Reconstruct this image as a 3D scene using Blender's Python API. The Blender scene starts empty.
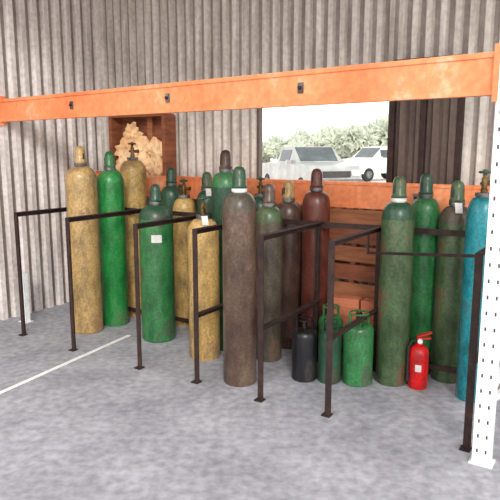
import bpy, bmesh, math, random
from mathutils import Vector, Matrix, noise
random.seed(4)
sc=bpy.context.scene
sc.view_settings.view_transform='Standard'

# ------------------------------------------------ materials
def lin(c):
    return tuple(((v/255)/12.92 if v/255<=0.04045 else ((v/255+0.055)/1.055)**2.4) for v in c)+(1,)
def mat(name,c1,c2=None,scale=6,rough=0.5,metal=0.0,lo=0.4,hi=0.65,bump=0.0,stretch=(1,1,1),c3=None,fine=0.0,detail=6):
    m=bpy.data.materials.new(name); m.use_nodes=True
    nt=m.node_tree; b=nt.nodes['Principled BSDF']
    b.inputs['Roughness'].default_value=rough; b.inputs['Metallic'].default_value=metal
    c2=c2 or c1
    tc=nt.nodes.new('ShaderNodeTexCoord'); mp=nt.nodes.new('ShaderNodeMapping')
    mp.inputs['Scale'].default_value=stretch
    nt.links.new(tc.outputs['Object'],mp.inputs['Vector'])
    n=nt.nodes.new('ShaderNodeTexNoise'); n.inputs['Scale'].default_value=scale; n.inputs['Detail'].default_value=detail
    n.inputs['Roughness'].default_value=0.65
    nt.links.new(mp.outputs['Vector'],n.inputs['Vector'])
    r=nt.nodes.new('ShaderNodeValToRGB')
    r.color_ramp.elements[0].position=lo; r.color_ramp.elements[0].color=lin(c1)
    r.color_ramp.elements[1].position=hi; r.color_ramp.elements[1].color=lin(c2)
    if c3:
        e=r.color_ramp.elements.new(min(0.99,hi+0.06)); e.color=lin(c3)
    nt.links.new(n.outputs['Fac'],r.inputs['Fac'])
    out=r.outputs['Color']
    if fine>0:
        n2=nt.nodes.new('ShaderNodeTexNoise'); n2.inputs['Scale'].default_value=scale*9; n2.inputs['Detail'].default_value=4
        nt.links.new(tc.outputs['Object'],n2.inputs['Vector'])
        mr=nt.nodes.new('ShaderNodeMapRange'); mr.inputs['From Min'].default_value=0.3; mr.inputs['From Max'].default_value=0.7
        mr.inputs['To Min'].default_value=1-fine; mr.inputs['To Max'].default_value=1+fine
        nt.links.new(n2.outputs['Fac'],mr.inputs['Value'])
        mx=nt.nodes.new('ShaderNodeVectorMath'); mx.operation='SCALE'
        nt.links.new(out,mx.inputs[0]); nt.links.new(mr.outputs['Result'],mx.inputs['Scale'])
        out=mx.outputs['Vector']
    nt.links.new(out,b.inputs['Base Color'])
    if bump>0:
        bp=nt.nodes.new('ShaderNodeBump'); bp.inputs['Strength'].default_value=bump; bp.inputs['Distance'].default_value=0.01
        nt.links.new(n.outputs['Fac'],bp.inputs['Height']); nt.links.new(bp.outputs['Normal'],b.inputs['Normal'])
    return m

def paint(name,c,wear=None):
    d=tuple(int(v*0.66) for v in c)
    w=wear or tuple(int(v*0.55+45) for v in c)
    return mat(name,d,c,scale=7,rough=0.33,lo=0.34,hi=0.54,c3=w,bump=0.12,fine=0.28,stretch=(1,1,0.5))
M={}
M['tan']=paint('tan_paint',(184,152,98),(154,122,86))
M['tan2']=paint('ochre_paint',(200,164,100),(168,136,92))
M['green']=paint('green_paint',(52,120,68),(70,92,66))
M['bgreen']=paint('bright_green_paint',(42,140,68),(84,124,78))
M['dgreen']=paint('dark_green_paint',(42,80,58),(66,70,56))
M['olive']=paint('olive_paint',(76,98,66),(104,86,64))
M['brown']=paint('brown_paint',(98,78,66),(112,92,76))
M['dbrown']=paint('dark_brown_paint',(80,58,50),(102,80,66))
M['gbrown']=paint('grey_brown_paint',(88,80,68),(106,88,72))
M['maroon']=paint('maroon_paint',(100,50,40),(92,62,54))
M['teal']=paint('teal_paint',(30,136,146),(60,116,124))
M['black']=paint('black_paint',(26,26,30),(52,50,48))
M['red']=paint('red_paint',(218,22,24),(186,26,26))
M['brass']=mat('aged_brass',(74,58,38),(136,110,66),20,0.4,0.6)
M['steel']=mat('dull_steel',(80,80,82),(140,140,140),14,0.45,0.6)
M['label']=mat('paper_label',(205,205,200),(235,235,230),12,0.7)
M['rubber']=mat('black_rubber',(22,22,24),(38,38,40),12,0.7)
M['rust']=mat('rusty_angle_iron',(40,27,26),(64,42,36),16,0.75,0.1,bump=0.3,c3=(92,58,46))
M['orange']=mat('orange_rack_paint',(232,126,76),(244,152,102),3,0.5,0,0.35,0.6,c3=(244,180,144),bump=0.08,fine=0.14)
M['white']=mat('white_rack_paint',(206,208,212),(240,242,244),7,0.5,0,0.3,0.5,fine=0.08)
M['hole']=mat('dark_slot',(60,58,58),(75,72,70),10,0.9)
M['wood']=mat('old_wood',(132,82,54),(176,112,76),5,0.75,0,0.3,0.65,stretch=(1,1,8),bump=0.3)
M['wood2']=mat('dark_wood',(104,60,40),(152,88,58),5,0.75,0,0.3,0.65,stretch=(1,1,6),bump=0.3)
M['brick']=mat('clay_brick',(164,88,62),(200,122,88),8,0.85,0,0.3,0.65,bump=0.3)
M['paper']=mat('brown_paper',(216,160,104),(248,216,172),2.5,0.8,0,0.35,0.6,c3=(224,140,84),detail=3)
M['siding']=mat('galvanised_siding',(178,168,158),(224,216,208),3,0.5,0.1,0.3,0.6,stretch=(4,4,0.5),fine=0.14,bump=0.05)
M['siding_l']=mat('weathered_siding',(190,180,176),(236,228,224),3,0.5,0.1,0.3,0.6,stretch=(4,4,0.5),fine=0.14,bump=0.05)
M['groove']=mat('dark_siding_groove',(126,114,110),(162,152,146),3,0.6,0.1,0.3,0.6,stretch=(4,4,0.5),fine=0.14)  # darker tone for the recessed flats of the siding
M['siding_d']=mat('dark_siding',(72,58,54),(104,88,80),3,0.6,0.1,0.3,0.6,stretch=(4,4,0.5),fine=0.15)
M['roof']=mat('shade_roof_sheet',(150,148,146),(180,178,176),3,0.6,0.1)
M['concrete']=mat('concrete_floor',(142,142,150),(178,178,185),2.2,0.85,0,0.3,0.66,c3=(190,190,194),bump=0.15,fine=0.24,detail=10)
M['line']=mat('sun_streak_white',(236,236,236),(252,252,252),12,0.7)  # streak of sunlight put into a plain white colour
M['sand']=mat('pale_dirt',(214,206,196),(236,230,220),0.4,0.95,0,0.3,0.65,fine=0.1)
M['leaf']=mat('scrub_foliage',(160,168,152),(200,206,190),0.9,0.9,0,0.3,0.65,fine=0.15)
M['bark']=mat('bark',(106,90,76),(140,120,104),5,0.9)
M['carw']=mat('silver_car_paint',(150,152,150),(176,178,176),2,0.3,0.3)
M['carg']=mat('white_car_paint',(208,208,206),(224,224,222),2,0.3,0.1)
M['glass']=mat('car_glass',(60,68,70),(80,90,94),2,0.15)
M['lamp']=mat('headlamp',(230,230,225),(245,245,240),9,0.15)

# ------------------------------------------------ mesh builder
class MB:
    def __init__(s): s.v=[];s.f=[];s.m=[];s.sm=[];s.mats=[]
    def mi(s,k):
        if k not in s.mats: s.mats.append(k)
        return s.mats.index(k)
    def face(s,idx,k,smooth=False): s.f.append(idx);s.m.append(s.mi(k));s.sm.append(smooth)
    def box(s,c,ax,ay,az,k):
        c=Vector(c);ax,ay,az=Vector(ax),Vector(ay),Vector(az); b=len(s.v)
        for i in (-1,1):
            for j in (-1,1):
                for l in (-1,1): s.v.append(c+ax*i+ay*j+az*l)
        for q in ((0,1,3,2),(4,6,7,5),(0,4,5,1),(2,3,7,6),(0,2,6,4),(1,5,7,3)): s.face([b+i for i in q],k)
    def bar(s,p0,p1,w,h,k,up=(0,0,1)):
        p0,p1=Vector(p0),Vector(p1); d=p1-p0; L=d.length; d.normalize()
        u=Vector(up)
        if abs(d.dot(u))>0.95: u=Vector((A.x,A.y,0))
        sd=d.cross(u).normalized(); u=sd.cross(d).normalized()
        s.box((p0+p1)/2,d*L/2,sd*w/2,u*h/2,k)
    def angle(s,p0,p1,w,t,k,sx,sy):
        p0,p1=Vector(p0),Vector(p1); d=(p1-p0)/2; c=(p0+p1)/2; sx=Vector(sx);sy=Vector(sy)
        s.box(c+sx*w/2,d,sx*w/2,sy*t/2,k)
        s.box(c+sy*w/2,d,sx*t/2,sy*w/2,k)
    def lathe(s,prof,k,seg=32,axis=None,org=(0,0,0)):
        org=Vector(org); R=Matrix.Identity(3) if axis is None else Vector((0,0,1)).rotation_difference(Vector(axis)).to_matrix()
        rings=[]
        for p in prof:
            b=len(s.v); rings.append(b)
            for i in range(seg):
                a=2*math.pi*i/seg
                s.v.append(org+R@Vector((p[0]*math.cos(a),p[0]*math.sin(a),p[1])))
        for j in range(len(prof)-1):
            kk=prof[j+1][2] if len(prof[j+1])>2 else k
            for i in range(seg):
                i2=(i+1)%seg
                s.face([rings[j]+i,rings[j]+i2,rings[j+1]+i2,rings[j+1]+i],kk,True)
        s.face([rings[0]+i for i in reversed(range(seg))],prof[0][2] if len(prof[0])>2 else k)
        s.face([rings[-1]+i for i in range(seg)],prof[-1][2] if len(prof[-1])>2 else k)
    def tube(s,pts,r,k,seg=8,closed=False):
        pts=[Vector(p) for p in pts]; n=len(pts); rings=[]
        prev=None
        for i,p in enumerate(pts):
            if closed: d=pts[(i+1)%n]-pts[i-1]
            else: d=pts[min(i+1,n-1)]-pts[max(i-1,0)]
            d.normalize()
            u=prev if prev is not None else (Vector((0,0,1)) if abs(d.z)<0.9 else Vector((1,0,0)))
            u=(u-d*u.dot(d)).normalized(); prev=u; w=d.cross(u)
            b=len(s.v); rings.append(b)
            for q in range(seg):
                a=2*math.pi*q/seg; s.v.append(p+(u*math.cos(a)+w*math.sin(a))*r)
        for j in range(n if closed else n-1):
            a0,b0=rings[j],rings[(j+1)%n]
            for q in range(seg):
                q2=(q+1)%seg; s.face([a0+q,a0+q2,b0+q2,b0+q],k,True)
        if not closed:
            s.face([rings[0]+q for q in reversed(range(seg))],k); s.face([rings[-1]+q for q in range(seg)],k)
    def obj(s,name,loc=(0,0,0),parent=None,ang=35):
        me=bpy.data.meshes.new(name); me.from_pydata([tuple(v) for v in s.v],[],s.f)
        for k in s.mats: me.materials.append(M[k])
        for i,p in enumerate(me.polygons): p.material_index=s.m[i]; p.use_smooth=s.sm[i]
        bm=bmesh.new(); bm.from_mesh(me); bmesh.ops.recalc_face_normals(bm,faces=bm.faces); bm.to_mesh(me); bm.free()
        me.set_sharp_from_angle(angle=math.radians(ang))
        o=bpy.data.objects.new(name,me); o.location=loc; sc.collection.objects.link(o)
        if parent: o.parent=parent
        return o
def empty(name,loc=(0,0,0)):
    e=bpy.data.objects.new(name,None); e.location=loc; sc.collection.objects.link(e); return e

# building frame: A along the back wall (to the right), N into the wall
O=Vector((-1.876,4.651,0)); A=Vector((0.841,-0.541,0)); N=Vector((0.541,0.841,0))
Z=Vector((0,0,1))
def W(s,t,z=0): return O+A*s+N*t+Z*z

# ------------------------------------------------ shell
SL=-0.54; TB=1.5; ZT=3.3; SR=5.6; TF=-5.5
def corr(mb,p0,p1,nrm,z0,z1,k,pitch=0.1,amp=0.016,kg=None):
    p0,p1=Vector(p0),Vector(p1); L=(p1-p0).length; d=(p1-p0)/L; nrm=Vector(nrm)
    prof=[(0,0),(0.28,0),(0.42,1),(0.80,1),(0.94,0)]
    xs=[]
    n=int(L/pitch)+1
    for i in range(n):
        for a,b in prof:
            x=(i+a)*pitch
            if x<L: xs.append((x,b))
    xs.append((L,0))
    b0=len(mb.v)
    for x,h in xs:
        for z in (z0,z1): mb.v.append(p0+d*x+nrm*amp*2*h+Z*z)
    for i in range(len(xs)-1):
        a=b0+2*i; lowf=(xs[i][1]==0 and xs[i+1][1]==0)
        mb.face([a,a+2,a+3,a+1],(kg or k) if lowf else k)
f=MB(); f.box(W((SL+SR)/2,(TF+TB)/2,-0.05),A*(SR-SL)/2,N*(TB-TF)/2,Z*0.05,'concrete'); f.obj('floor')
b=MB()
ws0,ws1,wz0,wz1=1.365,2.533,1.12,1.875
dS=3.06
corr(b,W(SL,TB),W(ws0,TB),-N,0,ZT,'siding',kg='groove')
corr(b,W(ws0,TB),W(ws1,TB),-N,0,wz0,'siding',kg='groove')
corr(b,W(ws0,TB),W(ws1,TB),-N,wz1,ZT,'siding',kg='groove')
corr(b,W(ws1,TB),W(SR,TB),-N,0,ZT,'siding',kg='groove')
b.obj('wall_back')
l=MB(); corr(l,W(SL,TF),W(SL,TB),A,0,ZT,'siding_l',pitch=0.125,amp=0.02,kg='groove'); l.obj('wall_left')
d=MB(); corr(d,W(ws1+0.05,TB-0.06),W(dS,TB-0.06),-N,0.0,2.1,'siding_d',pitch=0.12,amp=0.02)
for s_ in (ws1+0.04,ws1+0.27,dS):
    d.bar(W(s_,TB-0.08,0),W(s_,TB-0.08,2.1),0.05,0.04,'rust')
d.bar(W(ws1+0.04,TB-0.08,2.12),W(dS,TB-0.08,2.12),0.05,0.05,'rust')
d.obj('door_1')
w=MB()
for p,q in (((ws0,wz0),(ws1,wz0)),((ws0,wz1),(ws1,wz1)),((ws0,wz0),(ws0,wz1)),((ws1,wz0),(ws1,wz1))):
    w.bar(W(p[0],TB,p[1]),W(q[0],TB,q[1]),0.06,0.02,'siding_d')
w.obj('window_1')
r=MB(); r.box(W((SL+SR)/2,0.3,ZT+0.03),A*(SR-SL)/2,N*1.3,Z*0.02,'roof'); r.obj('shade_roof')  # unseen roof, added to shade the interior from the sky

# sunlight streak on the floor, modelled as a thin white strip
ln=MB(); p0=Vector((-2.0,2.6,0.002));p1=Vector((-0.99,4.64,0.002)); ln.bar(p0,p1,0.034,0.003,'line'); ln.obj('floor_sun_streak')

# ------------------------------------------------ cylinders
def valve(mb,z,k='brass',wheel='dgreen',rot=0.0,h=0.14):
    c,s_=math.cos(rot),math.sin(rot)
    mb.lathe([(0.020,z-0.01),(0.020,z+0.02),(0.016,z+0.025),(0.017,z+h*0.62),(0.010,z+h*0.66),(0.010,z+h*0.8)],k,16)
    mb.lathe([(0.013,0),(0.013,0.045),(0.016,0.046),(0.016,0.06)],k,12,axis=(c,s_,0),org=(0,0,z+h*0.4))
    mb.lathe([(0.010,0),(0.010,0.03)],k,12,axis=(-c,-s_,0),org=(0,0,z+h*0.4))
    ring=[(0.030*math.cos(a*math.pi/8),0.030*math.sin(a*math.pi/8),z+h*0.88) for a in range(16)]
    mb.tube(ring,0.007,wheel,8,True)
    mb.bar((-0.03,0,z+h*0.88),(0.03,0,z+h*0.88),0.008,0.008,wheel); mb.bar((0,-0.03,z+h*0.88),(0,0.03,z+h*0.88),0.008,0.008,wheel)
    mb.lathe([(0.012,z+h*0.78),(0.012,z+h)],wheel,12)
def gas(x,y,R,H,k,top='cap',capk=None,shk=None,ringk='steel',label=None,name='gas_cylinder',rot=0.6,tag=False):
    mb=MB(); shk=shk or k; capk=capk or k
    zc=0.16; sh=H-zc-0.115
    pr=[(R*0.93,0),(R,0.012),(R,sh)]
    for i in range(1,9):
        a=i/8*math.pi/2
        pr.append((0.042+(R-0.042)*math.cos(a),sh+0.105*math.sin(a),shk))
    zt=sh+0.105
    pr+=[(0.042,zt+0.004,ringk),(0.049,zt+0.006,ringk),(0.049,zt+0.026,ringk)]
    mb.lathe(pr,k,36)
    z=zt+0.026
    if top=='cap':
        mb.lathe([(0.047,z),(0.050,z+0.01),(0.044,z+0.02),(0.042,z+0.085),(0.038,z+0.11),(0.028,z+0.127),(0.013,z+0.134),(0.002,z+0.136)],capk,24)
        for sgn in (1,-1):
            mb.box((sgn*0.041*math.cos(rot),sgn*0.041*math.sin(rot),z+0.055),Vector((math.cos(rot),math.sin(rot),0))*0.003,Vector((-math.sin(rot),math.cos(rot),0))*0.008,(0,0,0.024),'hole')
    else:
        valve(mb,z,'brass',capk,rot,0.135)
    if label:
        za,zb,wd,lk=label; seg=8; rr=R+0.0015; a0=math.atan2(-y,-x)-wd/2; b0=len(mb.v)
        for i in range(seg+1):
            a=a0+wd*i/seg
            for zz in (za,zb): mb.v.append(Vector((rr*math.cos(a),rr*math.sin(a),zz)))
        for i in range(seg): q=b0+2*i; mb.face([q,q+2,q+3,q+1],lk,True)
    if tag:
        a=math.atan2(-y,-x)+0.15; c,s_=math.cos(a),math.sin(a)
        e1=Vector((-s_,c,0)); dn=Vector((c*0.62,s_*0.62,-0.78)).normalized(); nn=e1.cross(dn)
        p=Vector((c*0.085,s_*0.085,zt-0.005))
        mb.box(p,e1*0.022,dn*0.038,nn*0.001,'label'); mb.tube([(c*0.049,s_*0.049,zt+0.03),p-dn*0.036],0.0015,'steel',5)
    return mb.obj(name,(x,y,0))

gas(-1.365,4.78,0.124,1.54,'tan','cap','tan',rot=2.5)
gas(-1.180,4.99,0.114,1.50,'bgreen','cap','green')
gas(-1.045,5.29,0.118,1.58,'tan2','valve','brass')
gas(-0.735,4.57,0.133,1.25,'green','cap','dgreen',shk='dgreen',label=(0.80,0.86,0.6,'label'))
gas(-0.69,5.18,0.100,1.36,'dgreen','cap','dgreen')
gas(-0.557,4.967,0.098,1.27,'tan2','valve','dgreen')
gas(-0.362,4.965,0.090,1.33,'dgreen','cap','olive',tag=True)
gas(-0.118,4.815,0.093,1.36,'dgreen','valve','dgreen')
gas(-0.333,4.15,0.113,1.19,'tan2','valve','dgreen',rot=-1.0,tag=True)
gas(-0.178,4.35,0.108,1.51,'dgreen','cap','dbrown',shk='green')
gas(-0.066,3.67,0.108,1.41,'brown','cap','dgreen',shk='gbrown',ringk='label')
gas(0.134,4.11,0.098,1.28,'gbrown','cap','brown',shk='olive')
gas(0.29,4.40,0.105,1.29,'dbrown','cap','tan')
gas(0.085,4.72,0.103,1.30,'dgreen','valve','dgreen')
gas(0.478,4.229,0.100,1.38,'maroon','cap','maroon')
gas(0.93,3.67,0.103,1.35,'olive','cap','olive',shk='dgreen',ringk='label')
gas(1.155,3.865,0.098,1.36,'green','cap','dgreen')
gas(1.312,3.722,0.103,1.32,'olive','cap','olive',shk='gbrown',tag=True)
gas(1.355,3.41,0.088,1.40,'teal','valve','dgreen')

def small(x,y,R,H,k,wheel='black'):
    mb=MB(); pr=[(R*0.9,0),(R,0.01),(R,H-0.12)]
    for i in range(1,7):
        a=i/6*math.pi/2; pr.append((0.022+(R-0.022)*math.cos(a),H-0.12+0.05*math.sin(a)))
    mb.lathe(pr,k,28)
    for seg0,seg1 in ((0.3,2.84),(3.44,5.98)):
        pts=[(R*0.62*math.cos(a),R*0.62*math.sin(a),H-0.012) for a in [seg0+(seg1-seg0)*i/10 for i in range(11)]]
        mb.tube(pts,0.006,k,6)
        for e in (pts[0],pts[5],pts[-1]): mb.bar((e[0],e[1],H-0.085),e,0.012,0.008,k)
    mb.lathe([(0.015,H-0.072),(0.015,H-0.03)],'brass',12); mb.lathe([(0.024,H-0.03),(0.024,H-0.016)],wheel,16)
    mb.obj('small_gas_cylinder',(x,y,0))
small(0.360,3.72,0.084,0.42,'black')
small(0.522,3.68,0.076,0.42,'dgreen')
small(0.555,3.895,0.084,0.46,'green')
small(0.702,3.655,0.097,0.48,'green')

# fire extinguisher
e=MB()
e.lathe([(0.048,0),(0.052,0.008),(0.054,0.02),(0.054,0.20),(0.050,0.225),(0.036,0.245),(0.018,0.255),(0.018,0.268)],'red',28)
e.lathe([(0.015,0.266),(0.015,0.29)],'steel',14)
e.bar((-0.015,0,0.29),(0.06,-0.0,0.292),0.02,0.008,'red'); e.bar((-0.015,0,0.30),(0.065,0.0,0.325),0.02,0.008,'red')
e.lathe([(0.014,0),(0.014,0.012)],'label',14,axis=(-0.3,-1,0),org=(0,-0.012,0.278))
e.tube([(-0.012,0,0.28),(-0.045,-0.005,0.275),(-0.062,-0.01,0.24),(-0.063,-0.012,0.15),(-0.062,-0.012,0.09)],0.007,'rubber',8)
e.lathe([(0.008,0),(0.013,-0.045)],'rubber',12,org=(-0.062,-0.012,0.09))
rr=0.0555; a0=math.atan2(-3.6,-1.09); b0=len(e.v)
for i in range(7):
    a=a0-0.3+i*0.6/6
    for zz in (0.11,0.15): e.v.append(Vector((rr*math.cos(a),rr*math.sin(a),zz)))
for i in range(6): q=b0+2*i; e.face([q,q+2,q+3,q+1],'label',True)
eo=e.obj('fire_extinguisher',(1.075,3.575,0)); eo.scale=(1.15,1.15,1.12)

# ------------------------------------------------ divider rack of angle iron
posts=[(-1.876,4.651),(-1.354,4.283),(-0.782,3.909),(-0.361,3.657),(0.049,3.375),(0.431,3.170),(1.085,2.78)]
H=1.01; D=0.82; k=MB(); wv=0.036; th=0.006
rear=[]
for i,(x,y) in enumerate(posts):
    p=Vector((x,y,0)); q=p+N*D; rear.append(q)
    k.angle(p,p+Z*H,wv,th,'rust',A,N); k.angle(q,q+Z*H,wv,th,'rust',-A,-N)
    k.angle(p+Z*H,q+Z*H,wv,th,'rust',A,-Z)
    if i>=3: k.angle(p+Z*0.46,q+Z*0.46,wv,th,'rust',A,-Z)
    k.box(p+Z*0.004+A*0.012,A*0.026,N*0.026,Z*0.004,'rust'); k.box(q+Z*0.004,A*0.026,N*0.026,Z*0.004,'rust')
for i in range(len(rear)-1):
    k.bar(rear[i]+Z*(H-0.02),rear[i+1]+Z*(H-0.02),0.008,0.036,'rust')
    k.bar(rear[i]+Z*0.10,rear[i+1]+Z*0.10,0.008,0.036,'rust')
# retaining bar across the last bay
e1=Vector(posts[5]+(0,))+N*0.58
k.bar(Vector(posts[6]+(0.998,)),e1+Z*0.86,0.010,0.016,'rust')
k.bar(e1+Z*0.85,e1+Z*1.0,0.02,0.008,'rust')
k.obj('cylinder_storage_rack')

# ------------------------------------------------ pallet rack
pr=empty('pallet_rack',W(1.5,0.6))
def upright(s_,t_,name,h=3.0):
    mb=MB(); c=W(s_,t_)
    mb.box(c+Z*h/2-N*0.03,A*0.042,N*0.002,Z*h/2,'white')
    mb.box(c+Z*h/2-A*0.040,A*0.002,N*0.03,Z*h/2,'white'); mb.box(c+Z*h/2+A*0.040,A*0.002,N*0.03,Z*h/2,'white')
    for i in range(int(h/0.076)-1):
        for sg in (-1,1):
            mb.box(c+Z*(0.07+i*0.076)-N*0.0325+A*0.02*sg,A*0.004,N*0.001,Z*0.009,'hole')
        mb.box(c+Z*(0.07+i*0.076)-A*0.0425,A*0.0008,N*0.006,Z*0.009,'hole')
    mb.box(c+Z*0.004,A*0.055,N*0.045,Z*0.004,'white')
    o=mb.obj(name); o.parent=pr; o.matrix_parent_inverse=Matrix.Translation(-pr.location); return o
upright(3.610,-0.055,'upright_1'); upright(-0.43,1.26,'upright_2',1.30); upright(3.95,1.30,'upright_3')
def beam(p0,p1,z0,hh,name,n=4):
    mb=MB(); p0=Vector(p0);p1=Vector(p1); d=(p1-p0).normalized(); sd=d.cross(Z)
    c0=p0+Z*(z0+hh/2); c1=p1+Z*(z0+hh/2)
    mb.bar(c0,c1,0.035,hh*0.86,'orange')
    for zz in (z0+0.012,z0+hh-0.012): mb.bar(p0+Z*zz,p1+Z*zz,0.05,0.024,'orange')
    for p in (p0,p1): mb.box(p+Z*(z0+hh/2)+sd*0.0,d*0.012,sd*0.04,Z*(hh/2+0.03),'orange')
    for i in range(1,n):
        c=p0.lerp(p1,i/n)+Z*(z0+hh*0.5)
        for q in (1,-1):
            mb.box(c+sd*0.022*q,d*0.016,sd*0.006,Z*0.028,'steel')
            mb.lathe([(0.010,0),(0.010,0.012)],'rust',10,axis=sd*q,org=c+sd*0.028*q)
    o=mb.obj(name); o.parent=pr; o.matrix_parent_inverse=Matrix.Translation(-pr.location)
beam(W(-0.50,0.30),W(3.565,-0.05),1.74,0.185,'beam_front')
beam(W(-0.37,1.25),W(3.9,1.25),1.072,0.195,'beam_rear')
mb=MB()
for z in (0.3,1.5,2.8): mb.bar(W(3.61,-0.02,z),W(3.94,1.265,z),0.025,0.03,'white')
mb.bar(W(3.61,-0.02,0.3),W(3.94,1.265,1.5),0.02,0.03,'white')
mb.bar(W(3.61,-0.02,2.8),W(3.94,1.265,1.5),0.02,0.03,'white')
o=mb.obj('frame_braces'); o.parent=pr; o.matrix_parent_inverse=Matrix.Translation(-pr.location)
mb=MB(); c=W(-0.30,0.26)
mb.box(c+Z*0.22-N*0.02,A*0.035,N*0.002,Z*0.22,'white'); mb.box(c+Z*0.22-A*0.033,A*0.002,N*0.022,Z*0.22,'white'); mb.box(c+Z*0.22+A*0.033,A*0.002,N*0.022,Z*0.22,'white')
mb.box(c+Z*0.004,A*0.05,N*0.04,Z*0.004,'white')
mb.obj('steel_channel_post')

# ------------------------------------------------ wooden shelf with crumpled paper
mb=MB(); s0,s1,z0,z1=-0.22,0.46,1.20,1.82; tt0,tt1=1.285,1.44
mb.box(W((s0+s1)/2,tt1,(z0+z1)/2),A*(s1-s0)/2,N*0.008,Z*(z1-z0)/2,'wood2')
for z in (z0+0.012,z1): mb.box(W((s0+s1)/2,(tt0+tt1)/2,z),A*(s1-s0)/2,N*(tt1-tt0)/2,Z*0.012,'wood2')
for s_ in (s0,s1): mb.box(W(s_,(tt0+tt1)/2,(z0+z1)/2),A*0.02,N*(tt1-tt0)/2,Z*(z1-z0)/2,'wood2')
mb.box(W(0.20,tt1-0.03,(z0+z1)/2+0.1),A*0.03,N*0.02,Z*(z1-z0)/2-Z*0.1,'wood')
mb.obj('wooden_shelf')
def blob(bm,c,r,seed,rough=0.35,sub=3,freq=2.2,sq=(1,1,1)):
    g=bmesh.ops.create_icosphere(bm,subdivisions=sub,radius=1.0)
    for v in g['verts']:
        d=v.co.normalized(); o=Vector((seed*7.1,seed*3.3,seed))
        n=abs(noise.noise(d*freq+o))*1.4+0.5*noise.noise(d*freq*2.7+o)
        q=d*(1+rough*(n-0.3)); v.co=Vector(c)+Vector((q.x*sq[0],q.y*sq[1],q.z*sq[2]))*r
bm=bmesh.new()
for i,(s_,z,r) in enumerate(((-0.08,1.33,0.115),(0.14,1.34,0.12),(0.33,1.33,0.105),(-0.07,1.50,0.105),(0.13,1.53,0.105),(0.33,1.50,0.095),(0.0,1.66,0.085))):
    blob(bm,(s_-0.12,0,z-1.5),r,i+1,0.75,3,1.6,(1,0.55,1.0))
me=bpy.data.meshes.new('crumpled_paper_bags'); bm.to_mesh(me); bm.free(); me.materials.append(M['paper'])
po=bpy.data.objects.new('crumpled_paper_bags',me); sc.collection.objects.link(po)
po.location=W(0.12,1.35,1.5); po.rotation_euler=(0,0,math.atan2(A.y,A.x))

# wooden pallet leaning
mb=MB(); cs=2.40
def P(s_,z,off=0): return W(s_,1.05+0.15*z/1.05+off,z)
for i in range(8):
    z=0.06+i*0.135; mb.bar(P(cs-0.45,z,0),P(cs+0.45,z,0),0.02,0.115,'wood' if i%2 else 'wood2')
for s_ in (cs-0.42,cs,cs+0.42): mb.bar(P(s_,0.0,0.055),P(s_,1.05,0.055),0.04,0.09,'wood2',up=tuple(N))
for i in range(4):
    z=0.06+i*0.31; mb.bar(P(cs-0.45,z,0.11),P(cs+0.45,z,0.11),0.02,0.1,'wood')
mb.obj('wooden_pallet')
mb=MB(); random.seed(9)
for lay in range(7):
    for i in range(2):
        a=random.uniform(-0.2,0.2); ca,sa=math.cos(a),math.sin(a)
        d=A*ca+N*sa; e2=-A*sa+N*ca
        c=W(2.46+i*0.225+random.uniform(-0.01,0.01),0.955+random.uniform(-0.01,0.01),0.0325+lay*0.065)
        mb.box(c,d*0.098,e2*0.048,Z*0.0322,'brick')
mb.obj('brick_pile')

# ------------------------------------------------ outside
g=MB(); g.box((0,30,-0.16),(70,0,0),(0,60,0),(0,0,0.05),'sand'); g.obj('ground')
def car(name,loc,rot,k,pickup=False):
    mb=MB(); wd=0.92
    if pickup:
        prof=[(-2.6,0.5),(-2.6,1.1),(-0.75,1.12),(-0.55,1.72),(0.55,1.74),(1.15,1.2),(2.35,1.08),(2.5,0.85),(2.5,0.42)]
    else:
        prof=[(-2.25,0.45),(-2.3,1.1),(-2.05,1.74),(-0.3,1.82),(0.45,1.76),(1.1,1.2),(2.1,1.08),(2.28,0.85),(2.28,0.4)]
    def hw(z): return wd if z<1.15 else wd-(z-1.15)*0.3
    b0=len(mb.v)
    for x,z in prof: mb.v.append(Vector((x,hw(z),z)))
    for x,z in prof: mb.v.append(Vector((x,-hw(z),z)))
    n=len(prof)
    for i in range(n):
        j=(i+1)%n; mb.face([b0+i,b0+j,b0+n+j,b0+n+i],k)
    mb.face([b0+i for i in range(n)],k); mb.face([b0+n+i for i in reversed(range(n))],k)
    (xa,za),(xb,zb)=prof[4],prof[5]
    dd=Vector((xb-xa,0,zb-za)); nn=Vector((-dd.z,0,dd.x)).normalized(); nn=nn if nn.x>0 else -nn
    mb.box(Vector(((xa+xb)/2,0,(za+zb)/2))+nn*0.006,dd*0.44,Vector((0,0.72,0)),nn*0.006,'glass')
    for sg in (1,-1):
        segs=((-0.45,0.5),) if pickup else ((-1.9,-1.0),(-0.9,-0.1),(0.0,0.6))
        for xa,xb in segs:
            mb.box(((xa+xb)/2,sg*(hw(1.42)+0.004),1.42),((xb-xa)/2,0,0),(0,-sg*0.3*0.2,0.2),(0,0.01,0.003),'glass')
        fr=prof[-2][0]+0.0
        mb.box((fr,sg*0.7,0.86),(0.05,0,0),(0,0.14,0),(0,0,0.09),'lamp')
        mb.box((0.75,sg*1.02,1.2),(0.06,0,0),(0,0.09,0),(0,0,0.07),k)
    fr=prof[-1][0]
    mb.box((fr+0.02,0,0.82),(0.03,0,0),(0,0.5,0),(0,0,0.1),'hole')
    mb.box((fr+0.06,0,0.55),(0.08,0,0),(0,0.9,0),(0,0,0.1),'steel')
    for x in (prof[0][0]+0.85,fr-0.85):
        for sg in (1,-1):
            mb.lathe([(0.20,-0.12),(0.34,-0.11),(0.36,0),(0.34,0.11),(0.20,0.12)],'rubber',20,axis=(0,1,0),org=(x,sg*0.82,0.36))
            mb.lathe([(0.19,-0.13),(0.19,0.13)],'steel',14,axis=(0,1,0),org=(x,sg*0.82,0.36))
    o=mb.obj(name,loc); o.rotation_euler=(0,0,rot); return o
car('pickup_truck',(2.1,22,-0.11),math.radians(-72),'carw',True)
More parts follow.
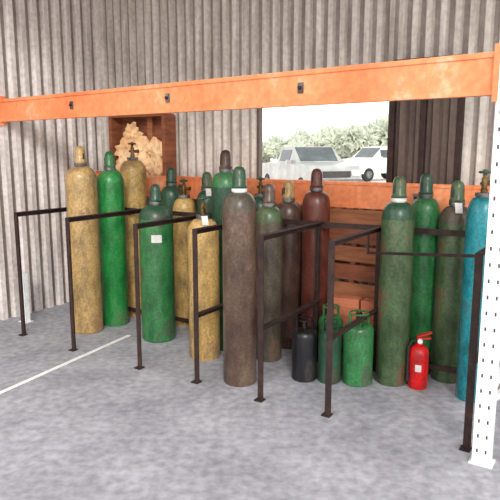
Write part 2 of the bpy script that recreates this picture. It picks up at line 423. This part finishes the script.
car('suv_car',(6.9,32,-0.11),math.radians(-150),'carg')
def bush(name,loc,h,w,seed):
    random.seed(seed); bm=bmesh.new()
    for i in range(12):
        a=random.uniform(0,6.28); rr=random.uniform(0,w*0.5)
        blob(bm,(math.cos(a)*rr,math.sin(a)*rr,h*random.uniform(0.35,0.8)),h*random.uniform(0.15,0.28),seed*10+i,0.9,4,4.5)
    for i in range(4):
        a=random.uniform(0,6.28)
        r_=bmesh.ops.create_cone(bm,segments=8,radius1=0.09,radius2=0.05,depth=h*0.6,cap_ends=True)
        bmesh.ops.rotate(bm,verts=r_['verts'],cent=(0,0,-h*0.3),matrix=Matrix.Rotation(0.25,3,Vector((math.cos(a),math.sin(a),0))))
        bmesh.ops.translate(bm,verts=r_['verts'],vec=(0,0,h*0.3))
        for v in r_['verts']:
            for f_ in v.link_faces: f_.material_index=1
    me=bpy.data.meshes.new(name); bm.to_mesh(me); bm.free(); me.materials.append(M['leaf']); me.materials.append(M['bark'])
    o=bpy.data.objects.new(name,me); o.location=loc; sc.collection.objects.link(o)
bush('mesquite_tree',(7.5,43,-0.11),3.3,5,1); bush('mesquite_tree',(3.2,46,-0.11),2.7,6,2)
bush('mesquite_tree',(10.5,46,-0.11),3.9,6,3); bush('mesquite_tree',(5.5,52,-0.11),3.4,7,4); bush('mesquite_tree',(0.5,50,-0.11),2.2,6,5)

# ------------------------------------------------ light
wd=bpy.data.worlds.new('sky'); sc.world=wd; wd.use_nodes=True
bg=wd.node_tree.nodes['Background']; bg.inputs['Color'].default_value=(1.0,0.985,0.975,1); bg.inputs['Strength'].default_value=1.95
sl=bpy.data.lights.new('sun','SUN'); sl.energy=1.8; sl.angle=math.radians(14); sl.color=(1,0.96,0.90)
so=bpy.data.objects.new('sun',sl); sc.collection.objects.link(so); so.location=(1,-5,6)
so.rotation_euler=Vector((-0.05,0.9,-0.42)).to_track_quat('-Z','Y').to_euler()

# ------------------------------------------------ camera
cd=bpy.data.cameras.new('camera'); cd.sensor_width=36; cd.lens=42.3
co=bpy.data.objects.new('camera',cd); sc.collection.objects.link(co); co.location=(0,0,1.5)
co.rotation_euler=(math.radians(90-9.65),0,0); sc.camera=co
